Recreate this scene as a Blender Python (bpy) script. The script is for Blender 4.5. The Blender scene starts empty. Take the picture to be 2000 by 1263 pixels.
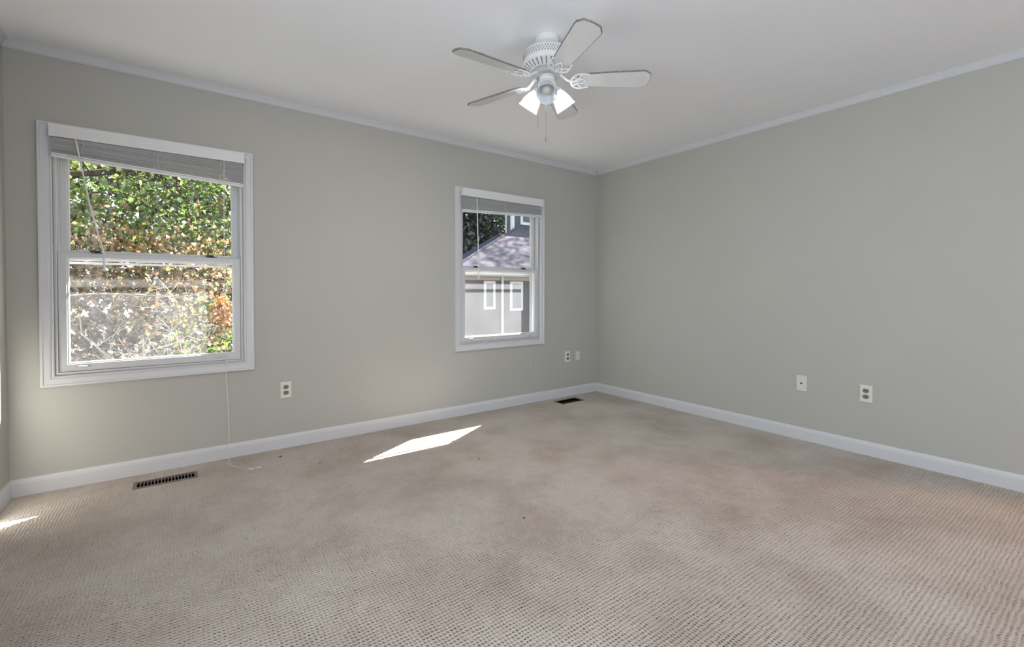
import bpy, math, random
import numpy as np
from mathutils import Vector, Matrix

S = bpy.context.scene
COL = S.collection
PI = math.pi

# ------------------------------------------------------------------ camera
F_PX, PITCH, ROLL, YAW, PY = 889.606, -0.0158, 0.0007, 0.6324, 583.6356
cam_d = bpy.data.cameras.new('camera')
cam = bpy.data.objects.new('camera', cam_d)
COL.objects.link(cam)
fwd = Vector((math.sin(YAW) * math.cos(PITCH), math.cos(YAW) * math.cos(PITCH), math.sin(PITCH)))
rgt0 = Vector((math.cos(YAW), -math.sin(YAW), 0))
up0 = rgt0.cross(fwd)
rgt = math.cos(ROLL) * rgt0 + math.sin(ROLL) * up0
up = -math.sin(ROLL) * rgt0 + math.cos(ROLL) * up0
M3 = Matrix((rgt, up, -fwd)).transposed()
cam.matrix_world = Matrix.Translation((0.7294, -3.5029, 1.0912)) @ M3.to_4x4()
cam_d.sensor_fit = 'HORIZONTAL'
cam_d.sensor_width = 36.0
cam_d.lens = F_PX / 2000 * 36.0
cam_d.shift_x = 0.0
cam_d.shift_y = (PY - 631.5) / 2000
cam_d.clip_start = 0.02
cam_d.clip_end = 300
S.camera = cam

# ------------------------------------------------------------------ colour management, sky, sun, fill
S.view_settings.view_transform = 'Standard'
S.view_settings.look = 'None'
S.view_settings.gamma = 1.0
S.view_settings.use_curve_mapping = False
S.view_settings.exposure = -0.06

SKY_STRENGTH = 2.1
SUN_STRENGTH = 66.0
FRONT_FILL = 14.0
SIDE_FILL = 36.0
BULB_STRENGTH = 650.0
HALL_LAMP = 62.0

world = bpy.data.worlds.new('sky')
S.world = world
world.use_nodes = True
wn = world.node_tree.nodes
bgn = wn['Background']
bgn.inputs['Color'].default_value = (0.80, 0.90, 1.0, 1)
bgn.inputs['Strength'].default_value = SKY_STRENGTH

SUN_DIR = Vector((1.82, 1.0, 1.86)).normalized()     # towards the sun
sun_d = bpy.data.lights.new('sun', 'SUN')
sun_d.energy = SUN_STRENGTH
sun_d.angle = 0.0093
sun_d.color = (1.0, 0.965, 0.91)
sun = bpy.data.objects.new('sun', sun_d)
COL.objects.link(sun)
sun.rotation_euler = SUN_DIR.to_track_quat('Z', 'Y').to_euler()
sun.location = (12, 8, 14)


def area_light(name, loc, direction, sx, sy, power, color):
    d = bpy.data.lights.new(name, 'AREA')
    d.shape = 'RECTANGLE'
    d.size, d.size_y, d.energy, d.color = sx, sy, power, color
    o = bpy.data.objects.new(name, d)
    COL.objects.link(o)
    o.location = loc
    o.rotation_euler = Vector(direction).to_track_quat('-Z', 'Z').to_euler()
    return o


# fill light added in a made-up opening of the wall behind the camera
area_light('front_fill_light', (1.75, -5.28, 1.25), (0.0, 1, 0.05), 2.6, 1.9, FRONT_FILL, (0.87, 0.93, 1.0))
# second added fill light, in a made-up left wall opening out of frame
area_light('side_fill_light', (.005, -3.15, 1.30), (1, 0.0, 0.08), 1.5, 1.35, SIDE_FILL, (0.87, 0.93, 1.0))

# ------------------------------------------------------------------ helpers


class MB:
    """collects vertices and faces of one mesh"""

    def __init__(self):
        self.v, self.f, self.m = [], [], []

    def add(self, verts, faces, mi=0):
        b = len(self.v)
        self.v += [tuple(map(float, q)) for q in verts]
        self.f += [tuple(b + i for i in f) for f in faces]
        self.m += [mi] * len(faces)

    def box(self, x0, x1, y0, y1, z0, z1, mi=0):
        v = [(x0, y0, z0), (x1, y0, z0), (x1, y1, z0), (x0, y1, z0), (x0, y0, z1), (x1, y0, z1), (x1, y1, z1), (x0, y1, z1)]
        self.add(v, [(0, 3, 2, 1), (4, 5, 6, 7), (0, 1, 5, 4), (1, 2, 6, 5), (2, 3, 7, 6), (3, 0, 4, 7)], mi)

    def tube(self, pts, r, n=8, mi=0, cap=True, flat=1.0):
        pts = [Vector(q) for q in pts]
        rs = r if isinstance(r, (list, tuple)) else [r] * len(pts)
        rings, prev = [], None
        for i, q in enumerate(pts):
            t = (pts[min(i + 1, len(pts) - 1)] - pts[max(i - 1, 0)]).normalized()
            if prev is None:
                a = Vector((0, 0, 1)) if abs(t.z) < .9 else Vector((1, 0, 0))
                u = t.cross(a).normalized()
            else:
                u = (prev - t * prev.dot(t)).normalized()
            prev = u
            w = t.cross(u)
            rings.append([q + rs[i] * (math.cos(2 * PI * k / n) * u + flat * math.sin(2 * PI * k / n) * w) for k in range(n)])
        v = [c for rg in rings for c in rg]
        f = []
        for i in range(len(rings) - 1):
            for k in range(n):
                k2 = (k + 1) % n
                f.append((i * n + k, i * n + k2, (i + 1) * n + k2, (i + 1) * n + k))
        if cap:
            f.append(tuple(reversed(range(n))))
            f.append(tuple((len(rings) - 1) * n + k for k in range(n)))
        self.add(v, f, mi)

    def lathe(self, prof, c=(0, 0, 0), axis=(0, 0, 1), n=32, mi=0, ripple=None):
        """prof: (radius, height along axis) list"""
        c, ax = Vector(c), Vector(axis).normalized()
        a = Vector((1, 0, 0)) if abs(ax.x) < .9 else Vector((0, 1, 0))
        u = ax.cross(a).normalized()
        w = ax.cross(u)
        v, f = [], []
        for (r, h) in prof:
            for k in range(n):
                an = 2 * PI * k / n
                rr = r * (1 + (ripple[0] * math.cos(ripple[1] * an) if ripple else 0))
                v.append(c + ax * h + rr * (math.cos(an) * u + math.sin(an) * w))
        for i in range(len(prof) - 1):
            for k in range(n):
                k2 = (k + 1) % n
                f.append((i * n + k, i * n + k2, (i + 1) * n + k2, (i + 1) * n + k))
        self.add(v, f, mi)

    def ring(self, x0, x1, z0, z1, prof, mi=0, closed=True):
        """rectangular frame in a wall plane: prof = (outward offset from the opening, y) points, mitred corners"""
        v, f, n = [], [], len(prof)
        for (o, y) in prof:
            v += [(x0 - o, y, z0 - o), (x1 + o, y, z0 - o), (x1 + o, y, z1 + o), (x0 - o, y, z1 + o)]
        for i in range(n if closed else n - 1):
            j = (i + 1) % n
            for k in range(4):
                k2 = (k + 1) % 4
                f.append((i * 4 + k, i * 4 + k2, j * 4 + k2, j * 4 + k))
        self.add(v, f, mi)

    def sweep(self, prof, a, b, ex, ez, mi=0):
        """profile (u, w) extruded from a to b; u along ex, w along ez"""
        a, b, ex, ez = Vector(a), Vector(b), Vector(ex), Vector(ez)
        n = len(prof)
        v = [a + ex * u + ez * w for (u, w) in prof] + [b + ex * u + ez * w for (u, w) in prof]
        f = [(i, (i + 1) % n, n + (i + 1) % n, n + i) for i in range(n)]
        f += [tuple(reversed(range(n))), tuple(range(n, 2 * n))]
        self.add(v, f, mi)

    def prism(self, outline, z0, z1, mi=0, side=None, M=None):
        n = len(outline)
        v = [Vector((x, y, z0)) for x, y in outline] + [Vector((x, y, z1)) for x, y in outline]
        if M is not None:
            v = [M @ q for q in v]
        self.add(v, [tuple(reversed(range(n))), tuple(range(n, 2 * n))], mi)
        self.add(v, [(i, (i + 1) % n, n + (i + 1) % n, n + i) for i in range(n)], mi if side is None else side)

    def sphere(self, c, r, n=12, m=8, sc=(1, 1, 1), mi=0):
        v, f = [], []
        for i in range(m + 1):
            th = PI * i / m
            for k in range(n):
                ph = 2 * PI * k / n
                v.append((c[0] + r * sc[0] * math.sin(th) * math.cos(ph), c[1] + r * sc[1] * math.sin(th) * math.sin(ph), c[2] + r * sc[2] * math.cos(th)))
        for i in range(m):
            for k in range(n):
                k2 = (k + 1) % n
                f.append((i * n + k, (i + 1) * n + k, (i + 1) * n + k2, i * n + k2))
        self.add(v, f, mi)

    def build(self, name, mats, parent=None, smooth=False, bevel=0, recalc=True):
        me = bpy.data.meshes.new(name)
        off = world_loc(parent)
        me.from_pydata([(x - off[0], y - off[1], z - off[2]) for x, y, z in self.v], [], self.f)
        mats = mats if isinstance(mats, (list, tuple)) else [mats]
        for m in mats:
            me.materials.append(m)
        me.polygons.foreach_set('material_index', self.m)
        if recalc:
            import bmesh
            bm = bmesh.new()
            bm.from_mesh(me)
            bmesh.ops.recalc_face_normals(bm, faces=bm.faces)
            bm.to_mesh(me)
            bm.free()
        o = bpy.data.objects.new(name, me)
        COL.objects.link(o)
        if parent:
            o.parent = parent
        if smooth:
            me.polygons.foreach_set('use_smooth', [True] * len(me.polygons))
            if smooth != 'all':
                me.set_sharp_from_angle(angle=math.radians(38))
        if bevel:
            b = o.modifiers.new('Bevel', 'BEVEL')
            b.width = bevel
            b.segments = 2
            b.limit_method = 'ANGLE'
        me.update()
        return o


def world_loc(o):
    p = Vector((0, 0, 0))
    while o:
        p += o.location
        o = o.parent
    return p


def tag(o, label=None, cat=None, group=None, kind=None):
    for k, v in (('label', label), ('category', cat), ('group', group), ('kind', kind)):
        if v:
            o[k] = v
    return o


def empty(name, loc, label=None, cat=None, group=None, kind=None):
    o = bpy.data.objects.new(name, None)
    o.empty_display_size = .1
    COL.objects.link(o)
    o.location = loc
    return tag(o, label, cat, group, kind)


def copy_tree(o, parent=None, shift=None):
    c = o.copy()
    COL.objects.link(c)
    if parent:
        c.parent = parent
    if shift:
        c.location = Vector(o.location) + Vector(shift)
    for ch in list(o.children):
        copy_tree(ch, c)
    return c


# ------------------------------------------------------------------ materials
def mat(name, color, rough=.5, spec=.3, metal=0, noise=0, nscale=8, bump=0, bscale=200):
    m = bpy.data.materials.new(name)
    m.use_nodes = True
    nt = m.node_tree
    b = nt.nodes['Principled BSDF']
    b.inputs['Base Color'].default_value = (*color, 1)
    b.inputs['Roughness'].default_value = rough
    b.inputs['Specular IOR Level'].default_value = spec
    b.inputs['Metallic'].default_value = metal
    tc = nt.nodes.new('ShaderNodeTexCoord')
    if noise:
        n = nt.nodes.new('ShaderNodeTexNoise')
        n.inputs['Scale'].default_value = nscale
        n.inputs['Detail'].default_value = 5
        nt.links.new(tc.outputs['Object'], n.inputs['Vector'])
        r = nt.nodes.new('ShaderNodeMapRange')
        r.inputs['From Min'].default_value, r.inputs['From Max'].default_value = .3, .7
        r.inputs['To Min'].default_value, r.inputs['To Max'].default_value = 1 - noise, 1 + noise
        nt.links.new(n.outputs['Fac'], r.inputs['Value'])
        mx = nt.nodes.new('ShaderNodeVectorMath')
        mx.operation = 'SCALE'
        mx.inputs[0].default_value = color
        nt.links.new(r.outputs['Result'], mx.inputs['Scale'])
        nt.links.new(mx.outputs['Vector'], b.inputs['Base Color'])
    if bump:
        n2 = nt.nodes.new('ShaderNodeTexNoise')
        n2.inputs['Scale'].default_value = bscale
        n2.inputs['Detail'].default_value = 3
        nt.links.new(tc.outputs['Object'], n2.inputs['Vector'])
        bp = nt.nodes.new('ShaderNodeBump')
        bp.inputs['Strength'].default_value = bump
        bp.inputs['Distance'].default_value = .002
        nt.links.new(n2.outputs['Fac'], bp.inputs['Height'])
        nt.links.new(bp.outputs['Normal'], b.inputs['Normal'])
    return m


M_WALL = mat('wall_paint', (.465, .456, .418), .75, .15, noise=.012, nscale=2.5, bump=.12, bscale=90)
M_CEIL = mat('ceiling_paint', (.86, .87, .89), .85, .1, noise=.01, nscale=3, bump=.1, bscale=110)
M_TRIM = mat('trim_gloss_paint', (.62, .622, .635), .38, .35, noise=.012, nscale=6)
M_CROWN = mat('crown_paint', (.60, .605, .62), .55, .25, noise=.012, nscale=6)
M_VINYL = mat('window_vinyl', (.60, .603, .61), .4, .35, noise=.012, nscale=9)
M_BLIND = mat('blind_vinyl', (.74, .74, .74), .4, .35, noise=.02, nscale=12)
M_CORD = mat('cord_white', (.72, .70, .65), .8, .1, noise=.05, nscale=60)
M_WAND = mat('wand_plastic', (.74, .74, .74), .25, .5, noise=.02, nscale=30)
M_DARK = mat('dark_metal', (.035, .032, .03), .5, .4, noise=.1, nscale=40)
M_VENT = mat('vent_hole_grey', (.30, .29, .28), .8, .1, noise=.15, nscale=40)  # one grey for the fan's vent holes and slots
M_PLATE_I = mat('ivory_plate', (.72, .71, .64), .35, .4, noise=.015, nscale=30)
M_PLATE_W = mat('painted_plate', (.67, .66, .60), .5, .3, noise=.012, nscale=30)
M_RECEPT = mat('aged_receptacle', (.22, .205, .16), .45, .35, noise=.08, nscale=60)
M_SLOT = mat('slot_black', (.012, .011, .010), .7, .1, noise=.1, nscale=60)
M_BRASS = mat('screw_metal', (.6, .57, .48), .35, .5, metal=.8, noise=.05, nscale=80)
M_REG = mat('register_tan_metal', (.20, .155, .125), .45, .4, metal=.3, noise=.12, nscale=30)
M_REG_D = mat('register_brown_metal', (.075, .045, .027), .5, .35, metal=.2, noise=.25, nscale=25)
M_DUCT = mat('duct_dark', (.022, .014, .011), .8, .1, noise=.25, nscale=20)
M_FANW = mat('fan_white_enamel', (.74, .74, .74), .35, .4, noise=.02, nscale=12)
M_FAND = mat('fan_hub_grey', (.50, .50, .50), .6, .2, noise=.15, nscale=30)  # greyer tone of the flywheel
M_BLADE = mat('fan_blade_white', (.72, .72, .72), .4, .35, noise=.035, nscale=14)
M_EDGE = mat('fan_blade_edge', (.22, .20, .19), .8, .1, noise=.35, nscale=70)
M_CHAIN = mat('chain_metal', (.30, .29, .28), .4, .4, metal=.6, noise=.1, nscale=90)
M_LINT = mat('debris_dark', (.06, .045, .03), .9, .05, noise=.3, nscale=300)
M_SIDING = mat('house_siding', (0.094, 0.0901, 0.101), .7, .15, noise=.04, nscale=3)
M_HTRIM = mat('house_trim_white', (0.56, 0.56, 0.567), .6, .2, noise=.02, nscale=4)
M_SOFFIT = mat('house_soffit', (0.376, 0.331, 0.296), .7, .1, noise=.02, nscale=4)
M_HGLASS = mat('house_glass', (.03, .04, .055), .06, .8, noise=.3, nscale=2)
M_BARK = mat('bark', (0.0735, 0.0574, 0.0462), .9, .1, noise=.45, nscale=14, bump=.6, bscale=40)
M_TWIG = mat('twig', (0.385, 0.35, 0.322), .5, .4, noise=.3, nscale=14)
M_GROUND = mat('leaf_litter_ground', (0.0912, 0.0798, 0.057), .95, .05, noise=.5, nscale=1.5)


def shingle(name, color):
    m = bpy.data.materials.new(name)
    m.use_nodes = True
    nt = m.node_tree
    b = nt.nodes['Principled BSDF']
    b.inputs['Roughness'].default_value = .85
    b.inputs['Specular IOR Level'].default_value = 0.0
    tc = nt.nodes.new('ShaderNodeTexCoord')
    br = nt.nodes.new('ShaderNodeTexBrick')
    br.inputs['Scale'].default_value = 1.0
    br.inputs['Brick Width'].default_value = .33
    br.inputs['Row Height'].default_value = .13
    br.inputs['Mortar Size'].default_value = .008
    br.inputs['Color1'].default_value = (*color, 1)
    br.inputs['Color2'].default_value = (*[c * .86 for c in color], 1)
    br.inputs['Mortar'].default_value = (*[c * .5 for c in color], 1)
    nt.links.new(tc.outputs['Object'], br.inputs['Vector'])
    n = nt.nodes.new('ShaderNodeTexNoise')
    n.inputs['Scale'].default_value = 3
    nt.links.new(tc.outputs['Object'], n.inputs['Vector'])
    mx = nt.nodes.new('ShaderNodeMix')
    mx.data_type = 'RGBA'
    mx.blend_type = 'MULTIPLY'
    mx.inputs[0].default_value = .3
    nt.links.new(br.outputs['Color'], mx.inputs[6])
    nt.links.new(n.outputs['Color'], mx.inputs[7])
    nt.links.new(mx.outputs[2], b.inputs['Base Color'])
    return m


M_ROOF = shingle('roof_shingle_mauve', (0.135, 0.124, 0.148))
M_ROOF2 = shingle('roof_shingle_wing_shade', (0.045, 0.055, 0.085))  # darker, bluer shingles with the wing roof's shade put into their colour


def glass(name, dust, dust_scale=2.2):
    """window pane: clear with a little reflection, and a film of dust that scatters the light falling on it"""
    m = bpy.data.materials.new(name)
    m.use_nodes = True
    nt = m.node_tree
    nt.nodes.remove(nt.nodes['Principled BSDF'])
    out = nt.nodes['Material Output']
    tr = nt.nodes.new('ShaderNodeBsdfTransparent')
    tr.inputs['Color'].default_value = (.97, .98, .98, 1)
    gl = nt.nodes.new('ShaderNodeBsdfGlossy')
    gl.inputs['Roughness'].default_value = .02
    mx = nt.nodes.new('ShaderNodeMixShader')
    mx.inputs[0].default_value = .006
    nt.links.new(tr.outputs[0], mx.inputs[1])
    nt.links.new(gl.outputs[0], mx.inputs[2])
    tl = nt.nodes.new('ShaderNodeBsdfTranslucent')
    tl.inputs['Color'].default_value = (.93, .925, .96, 1)
    tc = nt.nodes.new('ShaderNodeTexCoord')
    n = nt.nodes.new('ShaderNodeTexNoise')
    n.inputs['Scale'].default_value = dust_scale
    n.inputs['Detail'].default_value = 6
    nt.links.new(tc.outputs['Object'], n.inputs['Vector'])
    r = nt.nodes.new('ShaderNodeMapRange')
    r.inputs['From Min'].default_value, r.inputs['From Max'].default_value = .3, .7
    r.inputs['To Min'].default_value, r.inputs['To Max'].default_value = dust * .75, dust * 1.25
    nt.links.new(n.outputs['Fac'], r.inputs['Value'])
    mx2 = nt.nodes.new('ShaderNodeMixShader')
    nt.links.new(r.outputs[0], mx2.inputs[0])
    nt.links.new(mx.outputs[0], mx2.inputs[1])
    nt.links.new(tl.outputs[0], mx2.inputs[2])
    nt.links.new(mx2.outputs[0], out.inputs['Surface'])
    return m


M_GLASS_CLEAR = glass('pane_clear', .004)
M_GLASS_DUSTY = glass('pane_dusty', .017)
M_GLASS_DUSTIER = glass('pane_dustier', .033)


def leaf_mat(name, stops, trans=.62):
    m = bpy.data.materials.new(name)
    m.use_nodes = True
    nt = m.node_tree
    nt.nodes.remove(nt.nodes['Principled BSDF'])
    out = nt.nodes['Material Output']
    g = nt.nodes.new('ShaderNodeNewGeometry')
    cr = nt.nodes.new('ShaderNodeValToRGB')
    el = cr.color_ramp.elements
    while len(el) < len(stops):
        el.new(.5)
    for e, (pos, c) in zip(el, stops):
        e.position = pos
        e.color = (*c, 1)
    nt.links.new(g.outputs['Random Per Island'], cr.inputs['Fac'])
    d = nt.nodes.new('ShaderNodeBsdfDiffuse')
    t = nt.nodes.new('ShaderNodeBsdfTranslucent')
    gl = nt.nodes.new('ShaderNodeBsdfGlossy')
    gl.inputs['Roughness'].default_value = .30
    gl.inputs['Color'].default_value = (.6, .6, .6, 1)
    for q in (d, t):
        nt.links.new(cr.outputs['Color'], q.inputs['Color'])
    a = nt.nodes.new('ShaderNodeMixShader')
    a.inputs[0].default_value = trans
    nt.links.new(d.outputs[0], a.inputs[1])
    nt.links.new(t.outputs[0], a.inputs[2])
    b = nt.nodes.new('ShaderNodeMixShader')
    b.inputs[0].default_value = .14
    nt.links.new(a.outputs[0], b.inputs[1])
    nt.links.new(gl.outputs[0], b.inputs[2])
    nt.links.new(b.outputs[0], out.inputs['Surface'])
    return m


M_LEAF_G = leaf_mat('leaves_green', [(0, (0.0266, 0.0641, 0.0107)), (.5, (0.0745, 0.139, 0.0214)), (.85, (0.16, 0.224, 0.0373)), (1, (0.294, 0.256, 0.0641))])
M_LEAF_O = leaf_mat('leaves_orange', [(0, (0.142, 0.0774, 0.0322)), (.25, (0.387, 0.168, 0.058)), (.5, (0.4, 0.271, 0.142)), (.75, (0.258, 0.271, 0.058)), (1, (0.483, 0.419, 0.309))])
M_LEAF_M = leaf_mat('leaves_mixed', [(0, (0.0445, 0.0311, 0.02)), (.3, (0.151, 0.0712, 0.0356)), (.55, (0.151, 0.133, 0.107)), (.8, (0.0889, 0.107, 0.0267)), (1, (0.2, 0.16, 0.0621))])
M_LEAF_R = leaf_mat('leaves_bright_orange', [(0, (0.3, 0.0864, 0.0199)), (.6, (0.414, 0.174, 0.0401)), (1, (0.414, 0.3, 0.107))])
M_LEAF_D = leaf_mat('leaves_dark_blue_green', [(0, (0.00559, 0.0155, 0.0155)), (.7, (0.0109, 0.0265, 0.0202)), (.93, (0.0187, 0.0342, 0.0155)), (1, (0.0931, 0.0868, 0.0311))], .3)


def carpet_mat():
    m = bpy.data.materials.new('looped_carpet')
    m.use_nodes = True
    nt = m.node_tree
    L = nt.links.new

    def nd(t, **kw):
        q = nt.nodes.new(t)
        for k, v in kw.items():
            setattr(q, k, v)
        return q

    def math_(op, a, b=None, c=None):
        q = nd('ShaderNodeMath', operation=op)
        for i, val in enumerate((a, b, c)):
            if val is None:
                continue
            if isinstance(val, (int, float)):
                q.inputs[i].default_value = val
            else:
                L(val, q.inputs[i])
        return q.outputs[0]

    tc = nd('ShaderNodeTexCoord')
    sep = nd('ShaderNodeSeparateXYZ')
    L(tc.outputs['Object'], sep.inputs[0])
    wob = nd('ShaderNodeTexNoise')
    wob.inputs['Scale'].default_value = 22
    wob.inputs['Detail'].default_value = 2
    L(tc.outputs['Object'], wob.inputs['Vector'])
    ws = nd('ShaderNodeSeparateColor')
    L(wob.outputs['Color'], ws.inputs[0])
    X, Y = sep.outputs[0], sep.outputs[1]
    yy = math_('ADD', math_('ADD', Y, math_('MULTIPLY', X, .012)), math_('MULTIPLY', math_('SUBTRACT', ws.outputs[1], .5), .012))
    xx = math_('ADD', math_('ADD', X, math_('MULTIPLY', Y, -.01)), math_('MULTIPLY', math_('SUBTRACT', ws.outputs[0], .5), .016))
    cv = math_('COSINE', math_('MULTIPLY', yy, 2 * PI / .0152))
    cu = math_('COSINE', math_('MULTIPLY', xx, 2 * PI / .0130))
    rib = math_('MULTIPLY_ADD', cv, .5, .5)
    valley = math_('POWER', math_('SUBTRACT', 1.0, rib), 1.5)
    col = math_('POWER', math_('MULTIPLY_ADD', cu, .47, .53), 1.1)
    hole = math_('MULTIPLY', valley, col)
    fine = nd('ShaderNodeTexNoise')
    fine.inputs['Scale'].default_value = 420
    fine.inputs['Detail'].default_value = 2
    L(tc.outputs['Object'], fine.inputs['Vector'])
    blot = nd('ShaderNodeTexNoise')
    blot.inputs['Scale'].default_value = 55
    blot.inputs['Detail'].default_value = 2
    L(tc.outputs['Object'], blot.inputs['Vector'])
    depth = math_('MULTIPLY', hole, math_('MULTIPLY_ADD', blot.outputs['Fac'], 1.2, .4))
    h = math_('ADD', math_('MULTIPLY', depth, -.0095), math_('MULTIPLY', math_('SUBTRACT', fine.outputs['Fac'], .6), .0012))
    dsp = nd('ShaderNodeDisplacement')
    dsp.inputs['Midlevel'].default_value = 0
    dsp.inputs['Scale'].default_value = 1
    L(h, dsp.inputs['Height'])
    L(dsp.outputs[0], nt.nodes['Material Output'].inputs['Displacement'])
    # yarn colour with soiled patches
    soil = nd('ShaderNodeTexNoise')
    soil.inputs['Scale'].default_value = 2.2
    soil.inputs['Detail'].default_value = 7
    soil.inputs['Roughness'].default_value = .62
    L(tc.outputs['Object'], soil.inputs['Vector'])
    ramp = nd('ShaderNodeValToRGB')
    e = ramp.color_ramp.elements
    e[0].position, e[0].color = .28, (.375, .318, .270, 1)
    e[1].position, e[1].color = .60, (.50, .448, .398, 1)
    L(soil.outputs['Fac'], ramp.inputs['Fac'])
    hs = nd('ShaderNodeVectorMath', operation='SCALE')
    L(ramp.outputs['Color'], hs.inputs[0])
    L(math_('MULTIPLY_ADD', fine.outputs['Fac'], .5, .75), hs.inputs['Scale'])
    # brown painted into the loop holes: backing tone plus the shade between loops
    hole_shade = nd('ShaderNodeMapRange')
    hole_shade.interpolation_type = 'SMOOTHSTEP'
    hole_shade.inputs['From Min'].default_value, hole_shade.inputs['From Max'].default_value = .28, .72
    hole_shade.inputs['To Min'].default_value, hole_shade.inputs['To Max'].default_value = 0.0, .85
    L(depth, hole_shade.inputs['Value'])
    mix_shade = nd('ShaderNodeMix', data_type='RGBA')
    L(hole_shade.outputs[0], mix_shade.inputs[0])
    L(hs.outputs[0], mix_shade.inputs[6])
    mix_shade.inputs[7].default_value = (.12, .088, .064, 1)
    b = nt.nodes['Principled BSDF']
    L(mix_shade.outputs[2], b.inputs['Base Color'])
    b.inputs['Roughness'].default_value = .95
    b.inputs['Specular IOR Level'].default_value = .05
    m.displacement_method = 'BOTH'
    return m


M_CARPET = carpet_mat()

# ------------------------------------------------------------------ room shell
W, H, YF = 4.4485, 2.41, -5.2          # right wall, ceiling, wall behind the camera
T = .125                               # outer wall thickness
OFF = 2.549                            # distance between the two windows
WX0, WX1, WZ0, WZ1 = .179, 1.082, .625, 1.955     # opening inside the casing of the first window


def wall_with_holes(name, axis, lo, hi, z1, y0, y1, holes, material, label):
    """wall along x (axis 0) or y (axis 1), solid, with rectangular holes (a0, a1, z0, z1)"""
    m = MB()
    cuts = sorted({lo, hi, *[h[0] for h in holes], *[h[1] for h in holes]})
    for a, b in zip(cuts[:-1], cuts[1:]):
        hs = [h for h in holes if h[0] < (a + b) / 2 < h[1]]
        spans = [(-.02, z1)] if not hs else [(-.02, hs[0][2]), (hs[0][3], z1)]
        for (s0, s1) in spans:
            if s1 - s0 > 1e-6:
                if axis == 0:
                    m.box(a, b, y0, y1, s0, s1)
                else:
                    m.box(y0, y1, a, b, s0, s1)
    # weld the abutting blocks
    o = m.build(name, material, recalc=False)
    return tag(o, label, 'wall', kind='structure')


hole = (WX0 - .003, WX1 + .003, WZ0 - .003, WZ1 + .003)
hole2 = (hole[0] + OFF, hole[1] + OFF, hole[2], hole[3])
wall_with_holes('wall_back', 0, -T, W + T, H, 0, T, [hole, hole2], M_WALL, 'pale beige painted wall with the two windows')
wall_with_holes('wall_left', 1, YF - T, 0, H, -T, 0, [(-3.95, -2.35, .57, 2.03)], M_WALL, 'pale beige wall along the left edge of the picture')
wall_with_holes('wall_right', 1, YF - T, 0, H, W, W + T, [(-4.35, -3.45, -.01, 2.05)], M_WALL, 'long plain pale beige wall on the right')
wall_with_holes('wall_front', 0, 0, W, H, YF - T, YF, [(.4, 3.8, .25, 2.3)], M_WALL, 'pale beige wall behind the camera with an opening added for fill light')

m = MB()
m.box(-T, W + T, YF - T, T, H, H + .12)
tag(m.build('ceiling', M_CEIL), 'flat white painted ceiling', 'ceiling', kind='structure')

REG1 = (.517, .814, -.262, -.150)
REG2 = (3.735, 4.032, -.243, -.098)


def carpet_floor():
    sx, sy = .0058, .0058
    y_near = -3.60
    nx, ny = int(round(W / sx)) + 1, int(round(-y_near / sy)) + 1
    xs, ys = np.linspace(0, W, nx), np.linspace(y_near, 0, ny)
    gx, gy = np.meshgrid(xs, ys)
    v = np.stack([gx.ravel(), gy.ravel(), np.zeros(nx * ny)], 1)
    i, j = np.meshgrid(np.arange(nx - 1), np.arange(ny - 1))
    a = (j * nx + i).ravel()
    f = np.stack([a, a + 1, a + nx + 1, a + nx], 1)
    cx = ((xs[:-1] + xs[1:]) / 2)[i.ravel()]
    cy = ((ys[:-1] + ys[1:]) / 2)[j.ravel()]
    keep = np.ones(len(f), bool)
    for r in (REG1, REG2):
        keep &= ~((cx > r[0] + .012) & (cx < r[1] - .012) & (cy > r[2] + .012) & (cy < r[3] - .012))
    f = f[keep]
    # plain carpet behind the camera
    n0 = len(v)
    v = np.vstack([v, [(0, YF, 0), (W, YF, 0), (W, y_near, 0), (0, y_near, 0)]])
    f = np.vstack([f, [(n0, n0 + 1, n0 + 2, n0 + 3)]])
    me = bpy.data.meshes.new('floor')
    me.vertices.add(len(v))
    me.vertices.foreach_set('co', v.astype(np.float32).ravel())
    me.loops.add(len(f) * 4)
    me.loops.foreach_set('vertex_index', f.astype(np.int32).ravel())
    me.polygons.add(len(f))
    me.polygons.foreach_set('loop_start', np.arange(0, len(f) * 4, 4, dtype=np.int32))
    me.polygons.foreach_set('use_smooth', np.ones(len(f), bool))
    me.update(calc_edges=True)
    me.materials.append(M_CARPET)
    o = bpy.data.objects.new('floor', me)
    COL.objects.link(o)
    s = o.modifiers.new('Subdivision', 'SUBSURF')
    s.subdivision_type = 'SIMPLE'
    s.levels, s.render_levels = 0, 1
    return tag(o, 'beige looped carpet covering the whole floor', 'carpet', kind='structure')


carpet_floor()

# baseboards: flat board with a moulded top edge
BP = [(0, -.012), (.0125, -.012), (.0125, .066), (.0105, .0695), (.0105, .074), (.0075, .080), (.0045, .088), (0, .0905)]


def base(name, a, b, ex, label):
    m = MB()
    m.sweep(BP, a, b, ex, (0, 0, 1))
    tag(m.build(name, M_TRIM), label, 'baseboard', kind='structure')


base('baseboard_back', (0, 0, 0), (W, 0, 0), (0, -1, 0), 'white baseboard under the two windows')
base('baseboard_left', (0, -.0126, 0), (0, YF, 0), (1, 0, 0), 'white baseboard along the left wall')
base('baseboard_right', (W, -.0126, 0), (W, -3.38, 0), (-1, 0, 0), 'white baseboard along the right wall')

CP = [(0, 0), (.024, 0), (.024, -.004), (.021, -.008), (.013, -.021), (.008, -.032), (.0075, -.038), (.005, -.040), (.005, -.044), (0, -.044)]


def crown(name, a, b, ex, label):
    m = MB()
    m.sweep(CP, a, b, ex, (0, 0, 1))
    tag(m.build(name, M_CROWN), label, 'crown moulding', kind='structure')


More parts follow.
